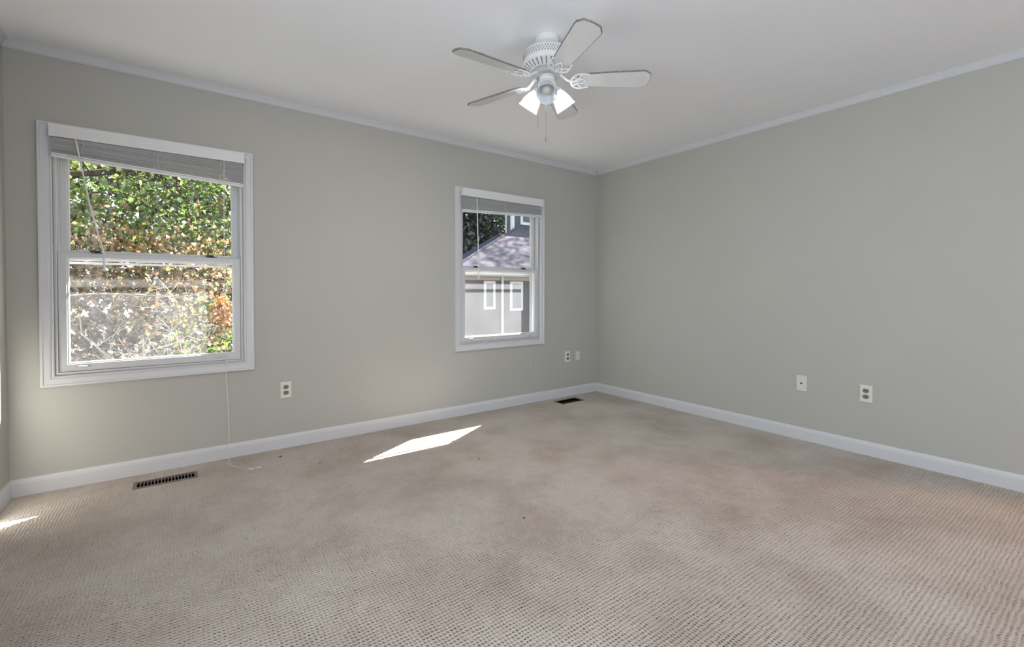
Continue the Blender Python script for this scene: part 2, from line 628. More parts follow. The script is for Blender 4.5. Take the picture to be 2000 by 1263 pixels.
crown('trim_1', (0, 0, H), (W, 0, H), (0, -1, 0), 'white crown moulding above the two windows')
crown('trim_2', (0, -.0245, H), (0, YF, H), (1, 0, 0), 'white crown moulding along the left wall')
crown('trim_3', (W, -.0245, H), (W, YF, H), (-1, 0, 0), 'white crown moulding along the right wall')

# the house's own eave above the windows (outside, shades the upper panes)
m = MB()
m.box(-1.5, W + 6, T + .002, .735, 2.50, 2.66)
m.add([(-1.5, -.3, 2.95), (W + 6, -.3, 2.95), (W + 6, .735, 2.53), (-1.5, .735, 2.53), (-1.5, -.3, 3.0), (W + 6, -.3, 3.0), (W + 6, .735, 2.58), (-1.5, .735, 2.58)],
      [(0, 3, 2, 1), (4, 5, 6, 7), (0, 1, 5, 4), (1, 2, 6, 5), (2, 3, 7, 6), (3, 0, 4, 7)])
tag(m.build('trim_4', M_HTRIM), 'roof eave outside above the two windows', 'eave', kind='structure')

# doorway to the hall off the right wall, out of frame, with a warm lamp
m = MB()
m.box(W + T, W + 1.5, -4.9, -2.9, -.10, -.004)
m.box(W + T, W + 1.5, -4.9, -2.9, H, H + .1)
m.box(W + 1.5, W + 1.6, -4.9, -2.9, -.1, H + .1)
m.box(W + T, W + 1.6, -5.0, -4.9, -.1, H + .1)
m.box(W + T, W + 1.6, -2.9, -2.8, -.1, H + .1)
tag(m.build('wall_hall', M_WALL, recalc=False), 'hall walls beyond the doorway', 'wall', kind='structure')
hl = bpy.data.lights.new('hall_lamp', 'POINT')
hl.energy = HALL_LAMP
hl.color = (1.0, .40, .13)
hl.shadow_soft_size = .08
ho = bpy.data.objects.new('hall_lamp', hl)
COL.objects.link(ho)
ho.location = (W + .45, -4.15, 2.02)

# frame of the unseen opening added for the front fill light
r = empty('fill_opening_front', (2.1, YF, .25), 'white frame of the opening added for fill light behind the camera', 'window', kind='structure')
m = MB()
m.ring(.40, 3.80, .25, 2.30, [(-.05, YF - .09), (-.05, YF - .02), (0, YF - .02), (0, YF - .09)])
m.build('frame', M_VINYL, r)

# frame of the unseen left wall opening added for the side fill light
r = empty('fill_opening_left', (0, -3.15, .57), 'white frame of the opening added for fill light in the left wall', 'window', kind='structure')
m = MB()
for prof in ([(-.03, -.10), (-.03, -.06), (0, -.06), (0, -.10)], [(0, 0), (0, -.012), (.056, -.018), (.056, 0)]):
    m.ring(-3.95, -2.35, .57, 2.03, prof)
m.v = [(-y, x, z) if y <= -.0 and abs(y) < .03 else (y, x, z) for x, y, z in m.v]
m.build('frame', M_VINYL, r)

# ------------------------------------------------------------------ the two windows


def window(name, dx, label, lower_glass):
    root = empty(name, ((WX0 + WX1) / 2 + dx, 0, WZ0 - .056), label, 'window', kind='structure')
    x0, x1, z0, z1 = WX0 + dx, WX1 + dx, WZ0, WZ1
    m = MB()
    m.ring(x0, x1, z0, z1, [(0, 0), (0, -.009), (.005, -.012), (.010, -.009), (.014, -.013), (.019, -.015), (.042, -.017),
                            (.045, -.021), (.055, -.021), (.056, -.019), (.056, 0)])
    m.build('casing', M_TRIM, root)
    jx0, jx1, jz0, jz1 = x0 + .014, x1 - .018, z0 + .017, z1 - .012
    m = MB()
    # stop bead, stepped track and outer frame
    m.ring(jx0, jx1, jz0, jz1, [(0, -.006), (.005, -.006), (.006, -.002), (.011, -.002), (.012, .004), (.018, .004), (.018, T), (0, T), (0, .037), (-.006, .037), (-.006, .0405), (0, .0405), (0, -.006)], closed=False)
    m.build('jamb', M_VINYL, root)
    # lower sash, inner plane
    lx0, lx1, lz0, lz1 = jx0 + .001, jx1 - .001, jz0 + .001, 1.308
    gx0, gx1 = .239 + dx, 1.017 + dx

    def sash(nm, X0, X1, Z0, Z1, gz0, gz1, y0, y1):
        q = MB()
        v, f = [], []
        loops = [((X0, X1, Z0, Z1), y1), ((X0, X1, Z0, Z1), y0 + .003), ((X0 + .002, X1 - .002, Z0 + .002, Z1 - .002), y0),
                 ((gx0 - .010, gx1 + .010, gz0 - .010, gz1 + .010), y0), ((gx0 - .008, gx1 + .008, gz0 - .008, gz1 + .008), y0 + .004),
                 ((gx0 - .003, gx1 + .003, gz0 - .003, gz1 + .003), y0 + .005), ((gx0, gx1, gz0, gz1), y0 + .010),
                 ((gx0, gx1, gz0, gz1), y1 - .006), ((gx0 - .006, gx1 + .006, gz0 - .006, gz1 + .006), y1)]
        for (a, b, c, d), y in loops:
            v += [(a, y, c), (b, y, c), (b, y, d), (a, y, d)]
        n = len(loops)
        for i in range(n):
            j = (i + 1) % n
            for k in range(4):
                k2 = (k + 1) % 4
                f.append((i * 4 + k, i * 4 + k2, j * 4 + k2, j * 4 + k))
        q.add(v, f)
        return q.build(nm, M_VINYL, root)

    ls = sash('lower_sash', lx0, lx1, lz0, lz1, .694, 1.272, .002, .034)
    us = sash('upper_sash', jx0 + .0065, jx1 - .0065, 1.268, jz1 - .001, 1.326, 1.895, .043, .078)
    q = MB()
    q.box(gx0 - .004, gx1 + .004, .020, .023, .690, 1.276)
    tag(q.build('pane', lower_glass, ls), 'dusty lower pane')
    q = MB()
    q.box(gx0 - .004, gx1 + .004, .060, .063, 1.322, 1.899)
    q.build('pane', M_GLASS_CLEAR, us)
    # finger lifts and sash locks
    for fx in (.292, .950):
        q = MB()
        q.sphere((fx + dx, .002, .668), 1, 18, 8, (.036, .010, .007))
        q.build('finger_lift', M_VINYL, ls, smooth='all')
    for fx in (.360, .905):
        q = MB()
        q.box(fx - .028 + dx, fx + .028 + dx, .006, .030, 1.3078, 1.313)
        q.lathe([(0, .012), (.011, .012), (.013, .008), (.013, .0)], (fx + dx, .018, 1.3125), n=16)
        q.tube([(fx + dx, .018, 1.319), (fx - .02 + dx, .014, 1.321), (fx - .034 + dx, .010, 1.319)], [.006, .005, .004], 8)
        tag(q.build('sash_lock', M_DARK, ls, smooth=True), 'dark metal sash lock')
    # insect screen frame outside the lower half
    q = MB()
    q.ring(jx0 + .014, jx1 - .014, jz0 + .014, 1.249, [(0, .100), (.0135, .100), (.0135, .110), (0, .110)])
    q.build('screen_frame', M_VINYL, root)
    # outer sill
    q = MB()
    q.add([(x0 - .06, T, z0 - .055), (x1 + .06, T, z0 - .055), (x1 + .06, T + .05, z0 - .06), (x0 - .06, T + .05, z0 - .06),
           (x0 - .06, T, z0 - .002), (x1 + .06, T, z0 - .002), (x1 + .06, T + .05, z0 - .02), (x0 - .06, T + .05, z0 - .02)],
          [(0, 3, 2, 1), (4, 5, 6, 7), (0, 1, 5, 4), (1, 2, 6, 5), (2, 3, 7, 6), (3, 0, 4, 7)])
    q.build('sill', M_VINYL, root)
    return root


window('window_1', 0, 'larger looking double hung white window on the left, autumn foliage outside', M_GLASS_DUSTY)
window('window_2', OFF, 'white double hung window near the corner, grey house outside', M_GLASS_DUSTIER)


def blind(dx, zl, zr, label, wand, cord):
    """raised mini blind: valance, headrail, stack of slats, bottom rail, tilt wand and pull cords"""
    root = empty('window_blind', (.63 + dx, -.022, 1.79), label, 'window blind', 'raised blinds in the windows')
    xl, xr = .1835 + dx, 1.0785 + dx
    vx0, vx1 = .176 + dx, 1.086 + dx
    m = MB()
    m.box(vx0, vx1, -.062, -.056, 1.926, 1.994)
    m.box(vx0, vx1, -.0595, -.056, 1.9915, 1.996)
    for xa, xb in ((vx0, vx0 + .006), (vx1 - .006, vx1)):
        m.box(xa, xb, -.0561, -.0205, 1.926, 1.994)
    m.build('valance', M_BLIND, root, bevel=.0015)
    m = MB()
    m.box(xl, xr, -.048, -.023, 1.930, 1.952)
    m.build('headrail', M_BLIND, root)
    # slats: loose upper ones, tight lower stack
    rnd = random.Random(5 + int(dx * 10))
    m = MB()
    n = 38
    ztop_l, ztop_r = 1.925, 1.925
    zb_l, zb_r = zl + .0225, zr + .0225
    hh = .0
    ws = []
    for i in range(n):
        ws.append(rnd.choice([.4, .4, .45, .5, .55, 1.0]))
    tot = sum(ws)
    for i in range(n):
        hh += ws[i] / tot
        a = zb_l + (ztop_l - zb_l) * hh - .001
        b = zb_r + (ztop_r - zb_r) * hh - .001
        jx = rnd.uniform(-.002, .002)
        jy = rnd.uniform(-.0025, .0025)
        tl = rnd.uniform(-.0012, .0016)
        yc = -.0345 + jy
        hw = .0125
        v, f = [], []
        for kx, (x, zc) in enumerate(((xl + .002 + jx, a), ((xl + xr) / 2, (a + b) / 2 + rnd.uniform(-.0008, .0008)), (xr - .002 + jx, b))):
            for (yy, dz) in ((-hw, -tl), (0, .0013), (hw, tl), (hw, tl - .0009), (0, .0004), (-hw, -tl - .0009)):
                v.append((x, yc + yy, zc + dz))
        for s in range(2):
            for k in range(6):
                k2 = (k + 1) % 6
                f.append((s * 6 + k, s * 6 + k2, (s + 1) * 6 + k2, (s + 1) * 6 + k))
        f += [(5, 4, 3, 2, 1, 0), (12, 13, 14, 15, 16, 17)]
        m.add(v, f)
    m.build('slats', M_BLIND, root)
    m = MB()
    prof = [(-.0125, .0), (-.0105, -.001), (.0105, -.001), (.0125, 0), (.0125, .010), (-.0125, .010)]
    m.sweep([(u - .0345, w) for u, w in prof], (xl, 0, zl), (xr, 0, zr), (0, 1, 0), (0, 0, 1))
    m.sweep([(u * .96 - .0345, w * .8 + .0125) for u, w in prof], (xl + .001, 0, zl), (xr - .001, 0, zr), (0, 1, 0), (0, 0, 1))
    m.build('bottom_rail', M_BLIND, root)
    # ladder cords looped round the stack
    for fx in (.13, .5, .87):
        x = xl + (xr - xl) * fx
        zb = zl + (zr - zl) * fx
        for s in (-.010, .010):
            pts = [(x + s, -.048, 1.925)]
            for k in range(6):
                t_ = (k + 1) / 7
                pts.append((x + s + rnd.uniform(-.007, .007), -.0485 - rnd.uniform(0, .006), 1.925 + (zb + .03 - 1.925) * t_))
            pts.append((x + s, -.0485, zb + .004))
            m = MB()
            m.tube(pts, .0009, 5)
            m.build('ladder_cord', M_CORD, root)
    (wx0, wz0), (wx1, wz1) = wand
    m = MB()
    m.tube([(wx0, -.066, wz0), (wx0 + (wx1 - wx0) * .04, -.067, wz0 - .03), ((wx0 + wx1) / 2, -.062, (wz0 + wz1) / 2), (wx1, -.05, wz1 + .10), (wx1 + .001, -.048, wz1)],
           [.0036, .0042, .0042, .0050, .0062], 6)
    m.build('tilt_wand', M_WAND, root)
    for pts in cord:
        m = MB()
        m.tube(pts, .0011, 6)
        c = m.build('pull_cord', M_CORD, root)
        if len(pts) > 8:      # reaches the carpet and ends in a tassel
            q = MB()
            e, d = Vector(pts[-1]), (Vector(pts[-1]) - Vector(pts[-3])).normalized()
            e = e + Vector((0, 0, .0062))
            q.tube([e, e + d * .012, e + d * .030, e + d * .034], [.0025, .0045, .0062, .0030], 10)
            q.build('tassel', M_CORD, c, smooth=True)
    return root


def ease(pts, n=5):
    """Catmull-Rom through points"""
    P = [Vector(q) for q in pts]
    P = [P[0]] + P + [P[-1]]
    out = []
    for i in range(1, len(P) - 2):
        for k in range(n):
            t = k / n
            a, b, c, d = P[i - 1], P[i], P[i + 1], P[i + 2]
            out.append(.5 * ((2 * b) + (c - a) * t + (2 * a - 5 * b + 4 * c - d) * t * t + (3 * b - a - 3 * c + d) * t ** 3))
    out.append(P[-2])
    return out


c1 = [(.968, -.049, 1.93), (.970, -.040, 1.2), (.972, -.032, .69), (.984, -.030, .35), (.987, -.030, .16), (.983, -.036, .03),
      (.985, -.10, .004), (.992, -.19, .003), (1.030, -.262, .003), (1.068, -.318, .003)]
c2 = [(.974, -.049, 1.93), (.973, -.040, 1.2), (.974, -.033, .69), (.986, -.033, .35), (.989, -.034, .16), (.984, -.05, .02),
      (.972, -.16, .004), (1.00, -.20, .003), (1.060, -.262, .003), (1.108, -.318, .003)]
blind(0, 1.822, 1.776, 'raised white mini blind of the left window, wand tilted, long cord reaching the carpet',
      ((.283, 1.925), (.392, 1.205)), [ease(c1), ease(c2)])
d1 = [(3.505, -.049, 1.93), (3.507, -.040, 1.2), (3.509, -.031, .66), (3.499, -.030, .36)]
blind(OFF, 1.790, 1.824, 'raised white mini blind of the small right window near the corner',
      ((2.862, 1.915), (2.892, 1.203)), [d1])

# ------------------------------------------------------------------ outlets and plates


def plate_frame(wall, a0, a1, z0, z1):
    """returns mapper from (along, out, z) to world for back or right wall"""
    if wall == 'back':
        return lambda a, o, z: (a, -o, z)
    return lambda a, o, z: (W - o, a, z)


def mapped(mb, fn):
    mb.v = [fn(*q) for q in mb.v]
    return mb


def plate_mesh(fn, a, z, w=.070, h=.1145):
    m = MB()
    v, f = [], []
    loops = [(0, 0), (0, .003), (.003, .0062)]
    for ins, o in loops:
        v += [(a - w / 2 + ins, o, z - h / 2 + ins), (a + w / 2 - ins, o, z - h / 2 + ins), (a + w / 2 - ins, o, z + h / 2 - ins), (a - w / 2 + ins, o, z + h / 2 - ins)]
    for i in range(2):
        for k in range(4):
            k2 = (k + 1) % 4
            f.append((i * 4 + k, i * 4 + k2, (i + 1) * 4 + k2, (i + 1) * 4 + k))
    f += [(8, 9, 10, 11), (3, 2, 1, 0)]
    m.add(v, f)
    return mapped(m, fn)


def outlet(wall, a, z, label):
    fn = plate_frame(wall, 0, 0, 0, 0)
    root = empty('wall_outlet', fn(a, 0, z), label, 'outlet', 'duplex outlets on the walls')
    plate_mesh(fn, a, z).build('cover_plate', M_PLATE_I, root)
    for dz in (.0205, -.0195):
        m = MB()
        n = 24
        ol = [(max(-.0172, min(.0172, .0205 * math.cos(2 * PI * k / n))), .0142 * math.sin(2 * PI * k / n)) for k in range(n)]
        m.add([(a + x, .006, z + dz + y) for x, y in ol] + [(a + x, .0078, z + dz + y) for x, y in ol],
              [tuple(range(n, 2 * n))] + [(i, (i + 1) % n, n + (i + 1) % n, n + i) for i in range(n)])
        rc = mapped(m, fn).build('receptacle', M_RECEPT, root)
        m = MB()
        m.box(a - .0082, a - .0054, .0070, .0082, z + dz - .001, z + dz + .009)
        m.box(a + .0054, a + .0082, .0070, .0082, z + dz + .0, z + dz + .0085)
        m.sphere((a, .0074, z + dz - .0068), .0034, 10, 6, (1, .3, 1))
        mapped(m, fn).build('slot', M_SLOT, rc)
    m = MB()
    m.sphere((a, .0064, z), .0034, 10, 6, (1, .45, 1))
    mapped(m, fn).build('screw', M_BRASS, root)
    return root


outlet('back', 1.332, .404, 'ivory duplex outlet below and right of the left window')
outlet('back', 4.017, .413, 'ivory duplex outlet on the window wall beside the far corner')
outlet('right', -2.450, .409, 'white duplex outlet on the right wall')

fn = plate_frame('right', 0, 0, 0, 0)
root = empty('jack_plate', fn(-2.058, 0, .416), 'blank white wall plate with one small dark jack hole on right wall', 'wall plate')
plate_mesh(fn, -2.058, .416).build('cover_plate', M_PLATE_W, root)
m = MB()
m.lathe([(.0, .0001), (.0052, .0001), (.0062, .0012), (.0062, -.002)], fn(-2.058, .0064, .416), (-1, 0, 0), 16)
m.build('jack', M_SLOT, root)
fn = plate_frame('back', 0, 0, 0, 0)
root = empty('cover_plate', fn(4.165, 0, .410), 'small wall plate painted over beige next to the corner outlet', 'wall plate')
plate_mesh(fn, 4.165, .410, .060, .095).build('plate', M_PLATE_W, root)
m = MB()
m.sphere(fn(4.165, .0062, .416), .004, 10, 6, (1, .4, .6))
m.build('jack', M_RECEPT, root)

# ------------------------------------------------------------------ floor registers


def register(r, name, label, metal, slots, dark=False):
    x0, x1, y0, y1 = r
    root = empty(name, ((x0 + x1) / 2, (y0 + y1) / 2, 0), label, 'floor vent')
    m = MB()
    v, f = [], []
    b = .016 if not dark else .009
    top = .003 if not dark else .001
    for (ins, z) in ((0, -.006), (0, top - .001), (.002, top), (b, top), (b, -.030)):
        v += [(x0 + ins, y0 + ins, z), (x1 - ins, y0 + ins, z), (x1 - ins, y1 - ins, z), (x0 + ins, y1 - ins, z)]
    for i in range(4):
        for k in range(4):
            k2 = (k + 1) % 4
            f.append((i * 4 + k, i * 4 + k2, (i + 1) * 4 + k2, (i + 1) * 4 + k))
    m.add(v, f)
    m.build('frame', metal, root)
    m = MB()
    if slots:
        n = slots
        L = x1 - x0 - 2 * b
        for k in range(1, n):
            x = x0 + b + L * k / n
            m.box(x - .0022, x + .0022, y0 + b - .001, y1 - b + .001, -.004, .0027)
    else:
        n = 9
        for k in range(1, n):
            y = y0 + b + (y1 - y0 - 2 * b) * k / n
            m.add([(x0 + b, y, -.020), (x1 - b, y, -.020), (x1 - b, y + .008, -.034), (x0 + b, y + .008, -.034),
                   (x0 + b, y + .001, -.019), (x1 - b, y + .001, -.019), (x1 - b, y + .009, -.033), (x0 + b, y + .009, -.033)],
                  [(0, 3, 2, 1), (4, 5, 6, 7), (0, 1, 5, 4), (1, 2, 6, 5), (2, 3, 7, 6), (3, 0, 4, 7)])
    m.build('louvers', metal, root)
    m = MB()
    xa, xb, ya, yb = x0 + b, x1 - b, y0 + b, y1 - b
    m.add([(xa, ya, -.008), (xb, ya, -.008), (xb, yb, -.008), (xa, yb, -.008), (xa, ya, -.12), (xb, ya, -.12), (xb, yb, -.12), (xa, yb, -.12)],
          [(4, 5, 6, 7), (0, 1, 5, 4), (1, 2, 6, 5), (2, 3, 7, 6), (3, 0, 4, 7)])
    m.build('duct', M_DUCT, root, recalc=False)


register(REG1, 'floor_register', 'tan metal floor register with dark slots below the left window', M_REG, 17)
register(REG2, 'floor_register', 'dark brown open floor register near the far corner', M_REG_D, 0, True)

# small dark crumbs on the carpet
rnd = random.Random(3)
for i, (x, y, s) in enumerate(((4.129, -.165, .007), (1.265, -.187, .007), (1.446, -.463, .004), (2.063, -1.78, .005), (2.300, -.998, .006))):
    m = MB()
    m.sphere((x, y, .003), s, 9, 6, (1.3, .7, .35))
    m.v = [(a + rnd.uniform(-.002, .002), b + rnd.uniform(-.002, .002), c + rnd.uniform(-.0008, .0008)) for a, b, c in m.v]
    o = m.build('debris_crumb', M_LINT)
    tag(o, 'tiny dark crumb of debris lying on the beige carpet', 'debris', 'tiny dark crumbs on the carpet')

# ------------------------------------------------------------------ ceiling fan
FX, FY = 2.322, -1.642
fan = empty('ceiling_fan', (FX, FY, 2.44), 'white five blade ceiling fan with three glass lamp shades, two lit', 'ceiling fan')
C0 = (FX, FY, 0)
m = MB()
m.lathe([(0, 2.439), (.062, 2.439), (.064, 2.434), (.064, 2.415), (.068, 2.402), (.082, 2.388), (.100, 2.374), (.112, 2.364), (.118, 2.358)], C0, n=48)
m.build('canopy', M_FANW, fan, smooth=True)
m = MB()
m.lathe([(.118, 2.358), (.1245, 2.350), (.1255, 2.346), (.1255, 2.308), (.1255, 2.304), (.130, 2.301), (.131, 2.292), (.128, 2.287), (.112, 2.274), (.088, 2.258), (.084, 2.262), (.0, 2.272)], C0, n=48)
housing = m.build('motor_housing', M_FANW, fan, smooth=True)
# vent holes of the housing band: dark diamonds
m = MB()
nh = 56
for row, zc in enumerate((2.340, 2.329, 2.318)):
    for k in range(nh):
        a = 2 * PI * (k + .5 * (row % 2)) / nh
        r_ = .1262
        e = Vector((math.cos(a), math.sin(a), 0))
        t = Vector((-math.sin(a), math.cos(a), 0))
        c = Vector((FX, FY, zc)) + e * r_
        z = Vector((0, 0, 1))
        m.add([c - t * .0040, c - z * .0062, c + t * .0040, c + z * .0062, c - e * .003], [(0, 1, 2, 3), (1, 0, 4), (2, 1, 4), (3, 2, 4), (0, 3, 4)])
m.build('vent_band', M_VENT, housing)
# slotted ring under the housing
m = MB()
for k in range(30):
    a = 2 * PI * k / 30
    e, t = Vector((math.cos(a), math.sin(a), 0)), Vector((-math.sin(a), math.cos(a), 0))
    c = Vector((FX, FY, 0))
    p0, p1 = c + e * .0935 + Vector((0, 0, 2.2600)), c + e * .1235 + Vector((0, 0, 2.2815))
    w0, w1 = .0030, .0042
    q = [p0 - t * w0, p0 + t * w0, p1 + t * w1, p1 - t * w1]
    m.add(q + [x + Vector((0, 0, .004)) for x in q], [(0, 1, 2, 3), (7, 6, 5, 4), (0, 4, 5, 1), (1, 5, 6, 2), (2, 6, 7, 3), (3, 7, 4, 0)])
m.build('vent_ring', M_VENT, housing)
m = MB()
m.lathe([(0, 2.274), (.074, 2.270), (.076, 2.262), (.076, 2.244), (.070, 2.238), (.050, 2.236), (0, 2.236)], C0, n=40)
m.build('flywheel', M_FAND, fan, smooth=True)
m = MB()
m.lathe([(0, 2.240), (.040, 2.238), (.0425, 2.234), (.0425, 2.214), (.040, 2.211), (.044, 2.206), (.050, 2.192), (.046, 2.172), (.032, 2.160), (.012, 2.154), (.006, 2.144), (0, 2.142)], C0, n=36)
m.build('switch_housing', M_FANW, fan, smooth=True)

ZB = 2.216
R_IN, R_TIP = .160, .546


def blade_outline():
    half = [(R_IN, .030), (R_IN + .010, .040), (R_IN + .03, .046), (.30, .054), (.42, .061), (.490, .0645), (.507, .0635), (.515, .060), (.522, .054), (.532, .047), (.540, .042), (.542, .030), (R_TIP - .001, .012), (R_TIP, 0)]
    return half + [(x, -y) for x, y in reversed(half[:-1])]


for i in range(5):
    az = 2.479 + PI - math.radians(72) * i
    Mz = Matrix.Translation((FX, FY, ZB)) @ Matrix.Rotation(az, 4, 'Z') @ Matrix.Rotation(math.radians(-14), 4, 'X')
    ol = blade_outline()
    m = MB()
    n = len(ol)
    cx = .35

    def inset(q, d):
        x, y = q
        s = (x - cx) / (R_TIP - cx) if x > cx else (x - cx) / (cx - R_IN)
        return (x - d * max(-1, min(1, s * 1.0)), y * (1 - d / .06))
    inn = [inset(q, .003) for q in ol]
    v = [Mz @ Vector((x, y, .0055)) for x, y in ol] + [Mz @ Vector((x, y, -.001)) for x, y in ol] + [Mz @ Vector((x, y, -.0025)) for x, y in inn]
    m.add(v, [tuple(range(n)), tuple(reversed(range(2 * n, 3 * n)))], 0)
    m.add(v, [(k, n + k, n + (k + 1) % n, (k + 1) % n) for k in range(n)] + [(n + k, 2 * n + k, 2 * n + (k + 1) % n, n + (k + 1) % n) for k in range(n)], 1)
    bl = m.build('fan_blade', [M_BLADE, M_EDGE], fan)
    # cast scroll bracket
    m = MB()
    Mh = Matrix.Translation((FX, FY, 0)) @ Matrix.Rotation(az, 4, 'Z')

    def tube(pts, r_, fl=.6):
        m.tube([Mz @ Vector(q) for q in pts], r_, 8, flat=fl)
    arm = [Mh @ Vector((.060, 0, 2.246)), Mh @ Vector((.085, 0, 2.236)), Mh @ Vector((.105, 0, 2.218)), Mz @ Vector((.128, 0, -.008)), Mz @ Vector((.150, 0, -.009))]
    m.tube(arm, [.011, .010, .009, .009, .008], 10, flat=.6)
    tube(ease([(.128, 0, -.008), (.136, .030, -.008), (.156, .049, -.008), (.185, .054, -.008), (.222, .047, -.007)], 4), .0060)
    tube(ease([(.128, 0, -.008), (.136, -.030, -.008), (.156, -.049, -.008), (.185, -.054, -.008), (.222, -.047, -.007)], 4), .0060)
    tube(ease([(.145, 0, -.009), (.168, .016, -.008), (.190, .012, -.008), (.205, .0, -.008), (.190, -.012, -.008), (.168, -.016, -.008), (.145, 0, -.009)], 4), .0054)
    tube(ease([(.140, .030, -.008), (.158, .022, -.008), (.172, .032, -.008), (.192, .052, -.008)], 4), .0050)
    tube(ease([(.140, -.030, -.008), (.158, -.022, -.008), (.172, -.032, -.008), (.192, -.052, -.008)], 4), .0050)
    m.prism([(.150, -.009), (.150, .009), (.182, .008), (.182, -.008)], -.0065, -.0026, M=Mz)
    for sx, sy in ((.166, 0), (.176, .045), (.176, -.045)):
        m.sphere(Mz @ Vector((sx, sy, -.0095)), .0042, 8, 6)
    m.build('blade_bracket', M_FANW, bl, smooth=True)

# light kit: three arms and bell shades
M_SHADE = bpy.data.materials.new('frosted_shade_glass')
M_SHADE.use_nodes = True
nt = M_SHADE.node_tree
nt.nodes.remove(nt.nodes['Principled BSDF'])
d_ = nt.nodes.new('ShaderNodeBsdfDiffuse'); d_.inputs['Color'].default_value = (.86, .88, .90, 1)
t_ = nt.nodes.new('ShaderNodeBsdfTranslucent'); t_.inputs['Color'].default_value = (.72, .75, .80, 1)
g_ = nt.nodes.new('ShaderNodeBsdfGlossy'); g_.inputs['Roughness'].default_value = .12
tp = nt.nodes.new('ShaderNodeBsdfTransparent')
tcn = nt.nodes.new('ShaderNodeTexCoord'); nz = nt.nodes.new('ShaderNodeTexNoise'); nz.inputs['Scale'].default_value = 40
nt.links.new(tcn.outputs['Object'], nz.inputs['Vector'])
a1 = nt.nodes.new('ShaderNodeMixShader'); a1.inputs[0].default_value = .40
a2 = nt.nodes.new('ShaderNodeMixShader'); a2.inputs[0].default_value = .06
a3 = nt.nodes.new('ShaderNodeMixShader')
mr = nt.nodes.new('ShaderNodeMapRange'); mr.inputs['To Min'].default_value = .08; mr.inputs['To Max'].default_value = .16
nt.links.new(nz.outputs['Fac'], mr.inputs['Value'])
nt.links.new(mr.outputs[0], a3.inputs[0])
nt.links.new(d_.outputs[0], a1.inputs[1]); nt.links.new(t_.outputs[0], a1.inputs[2])
nt.links.new(a1.outputs[0], a2.inputs[1]); nt.links.new(g_.outputs[0], a2.inputs[2])
nt.links.new(a2.outputs[0], a3.inputs[1]); nt.links.new(tp.outputs[0], a3.inputs[2])
nt.links.new(a3.outputs[0], nt.nodes['Material Output'].inputs['Surface'])

M_BULB = bpy.data.materials.new('bulb_lit')
M_BULB.use_nodes = True
nt = M_BULB.node_tree
nt.nodes.remove(nt.nodes['Principled BSDF'])
e_ = nt.nodes.new('ShaderNodeEmission'); e_.inputs['Strength'].default_value = BULB_STRENGTH; e_.inputs['Color'].default_value = (.96, .98, 1, 1)
nt.links.new(e_.outputs[0], nt.nodes['Material Output'].inputs['Surface'])
M_BULB_OFF = mat('bulb_unlit', (.56, .55, .52), .35, .4, noise=.02, nscale=30)

to_cam = math.atan2(-3.5029 - FY, .7294 - FX)
AL = math.radians(52)
for k in range(3):
    az = to_cam + k * 2 * PI / 3
    e = Vector((math.cos(az), math.sin(az), 0))
    ax = (e * math.cos(AL) - Vector((0, 0, 1)) * math.sin(AL)).normalized()
    p0 = Vector((FX, FY, 2.195)) + e * .040
    m = MB()
    m.tube([Vector((FX, FY, 2.201)) + e * .030, p0 + ax * .004, p0 + ax * .024], [.013, .014, .014], 14)
    m.lathe([(.0, .016), (.020, .016), (.025, .022), (.027, .034), (.0255, .036), (.0, .036)], p0, ax, 28)
    m.build('shade_holder', M_FANW, fan, smooth=True)
    n0 = p0 + ax * .030
    m = MB()
    outer = [(.0225, .0), (.0235, .010), (.030, .020), (.0385, .036), (.0445, .054), (.0485, .074), (.0515, .090), (.0545, .096), (.0555, .099), (.0545, .102)]
    inner = [(.052, .101), (.050, .095), (.0465, .074), (.0425, .054), (.0365, .036), (.028, .021), (.0215, .012), (.0205, .0)]
    m.lathe(outer, n0, ax, 72)
    m.lathe([outer[-1]] + inner, n0, ax, 72, ripple=(.012, 36))
    sh = m.build('lamp_shade', M_SHADE, fan, smooth=True, recalc=False)
    m = MB()
    m.lathe([(0, -.004), (.0125, -.004), (.0125, .012), (.015, .020), (.024, .034), (.0285, .048), (.0275, .060), (.020, .071), (.010, .0765), (0, .078)], n0, ax, 28)
    b = m.build('light_bulb', M_BULB_OFF if k == 0 else M_BULB, sh, smooth='all')
    b['label'] = 'unlit grey bulb' if k == 0 else 'lit white bulb'

lat = Vector((math.cos(YAW), -math.sin(YAW), 0))
for (p, z0, z1, fin) in ((Vector((FX, FY, 0)) - lat * .049, 2.236, 1.972, False), (Vector((FX, FY, 0)) - lat * .004 + Vector((.008, .010, 0)), 2.150, 1.918, True)):
    m = MB()
    if not fin:
        m.tube([p + lat * .012 + Vector((0, 0, z0 - .008)), p + lat * .004 + Vector((0, 0, z0 - .006)), p + Vector((0, 0, z0 - .012))], .0035, 8)
        z0 -= .010
    nb = int((z0 - z1) / .006)
    m.tube([p + Vector((0, 0, z0)), p + Vector((0, 0, z1))], .0011, 6)
    for k in range(nb):
        m.sphere(p + Vector((0, 0, z0 - k * .006)), .0017, 6, 4)
    ch = m.build('pull_chain', M_CHAIN, fan)
    if fin:
        m = MB()
        m.lathe([(0, .012), (.0024, .010), (.003, .004), (.0035, 0), (.0055, -.006), (.0062, -.012), (.0048, -.017), (0, -.019)], p + Vector((0, 0, z1 - .002)), n=16)
        m.build('finial', M_CHAIN, ch, smooth=True)

FS = .9785
fan.scale = (FS, FS, FS)
fan.location = (.7294 + FS * (FX - .7294), -3.5029 + FS * (FY + 3.5029), H)

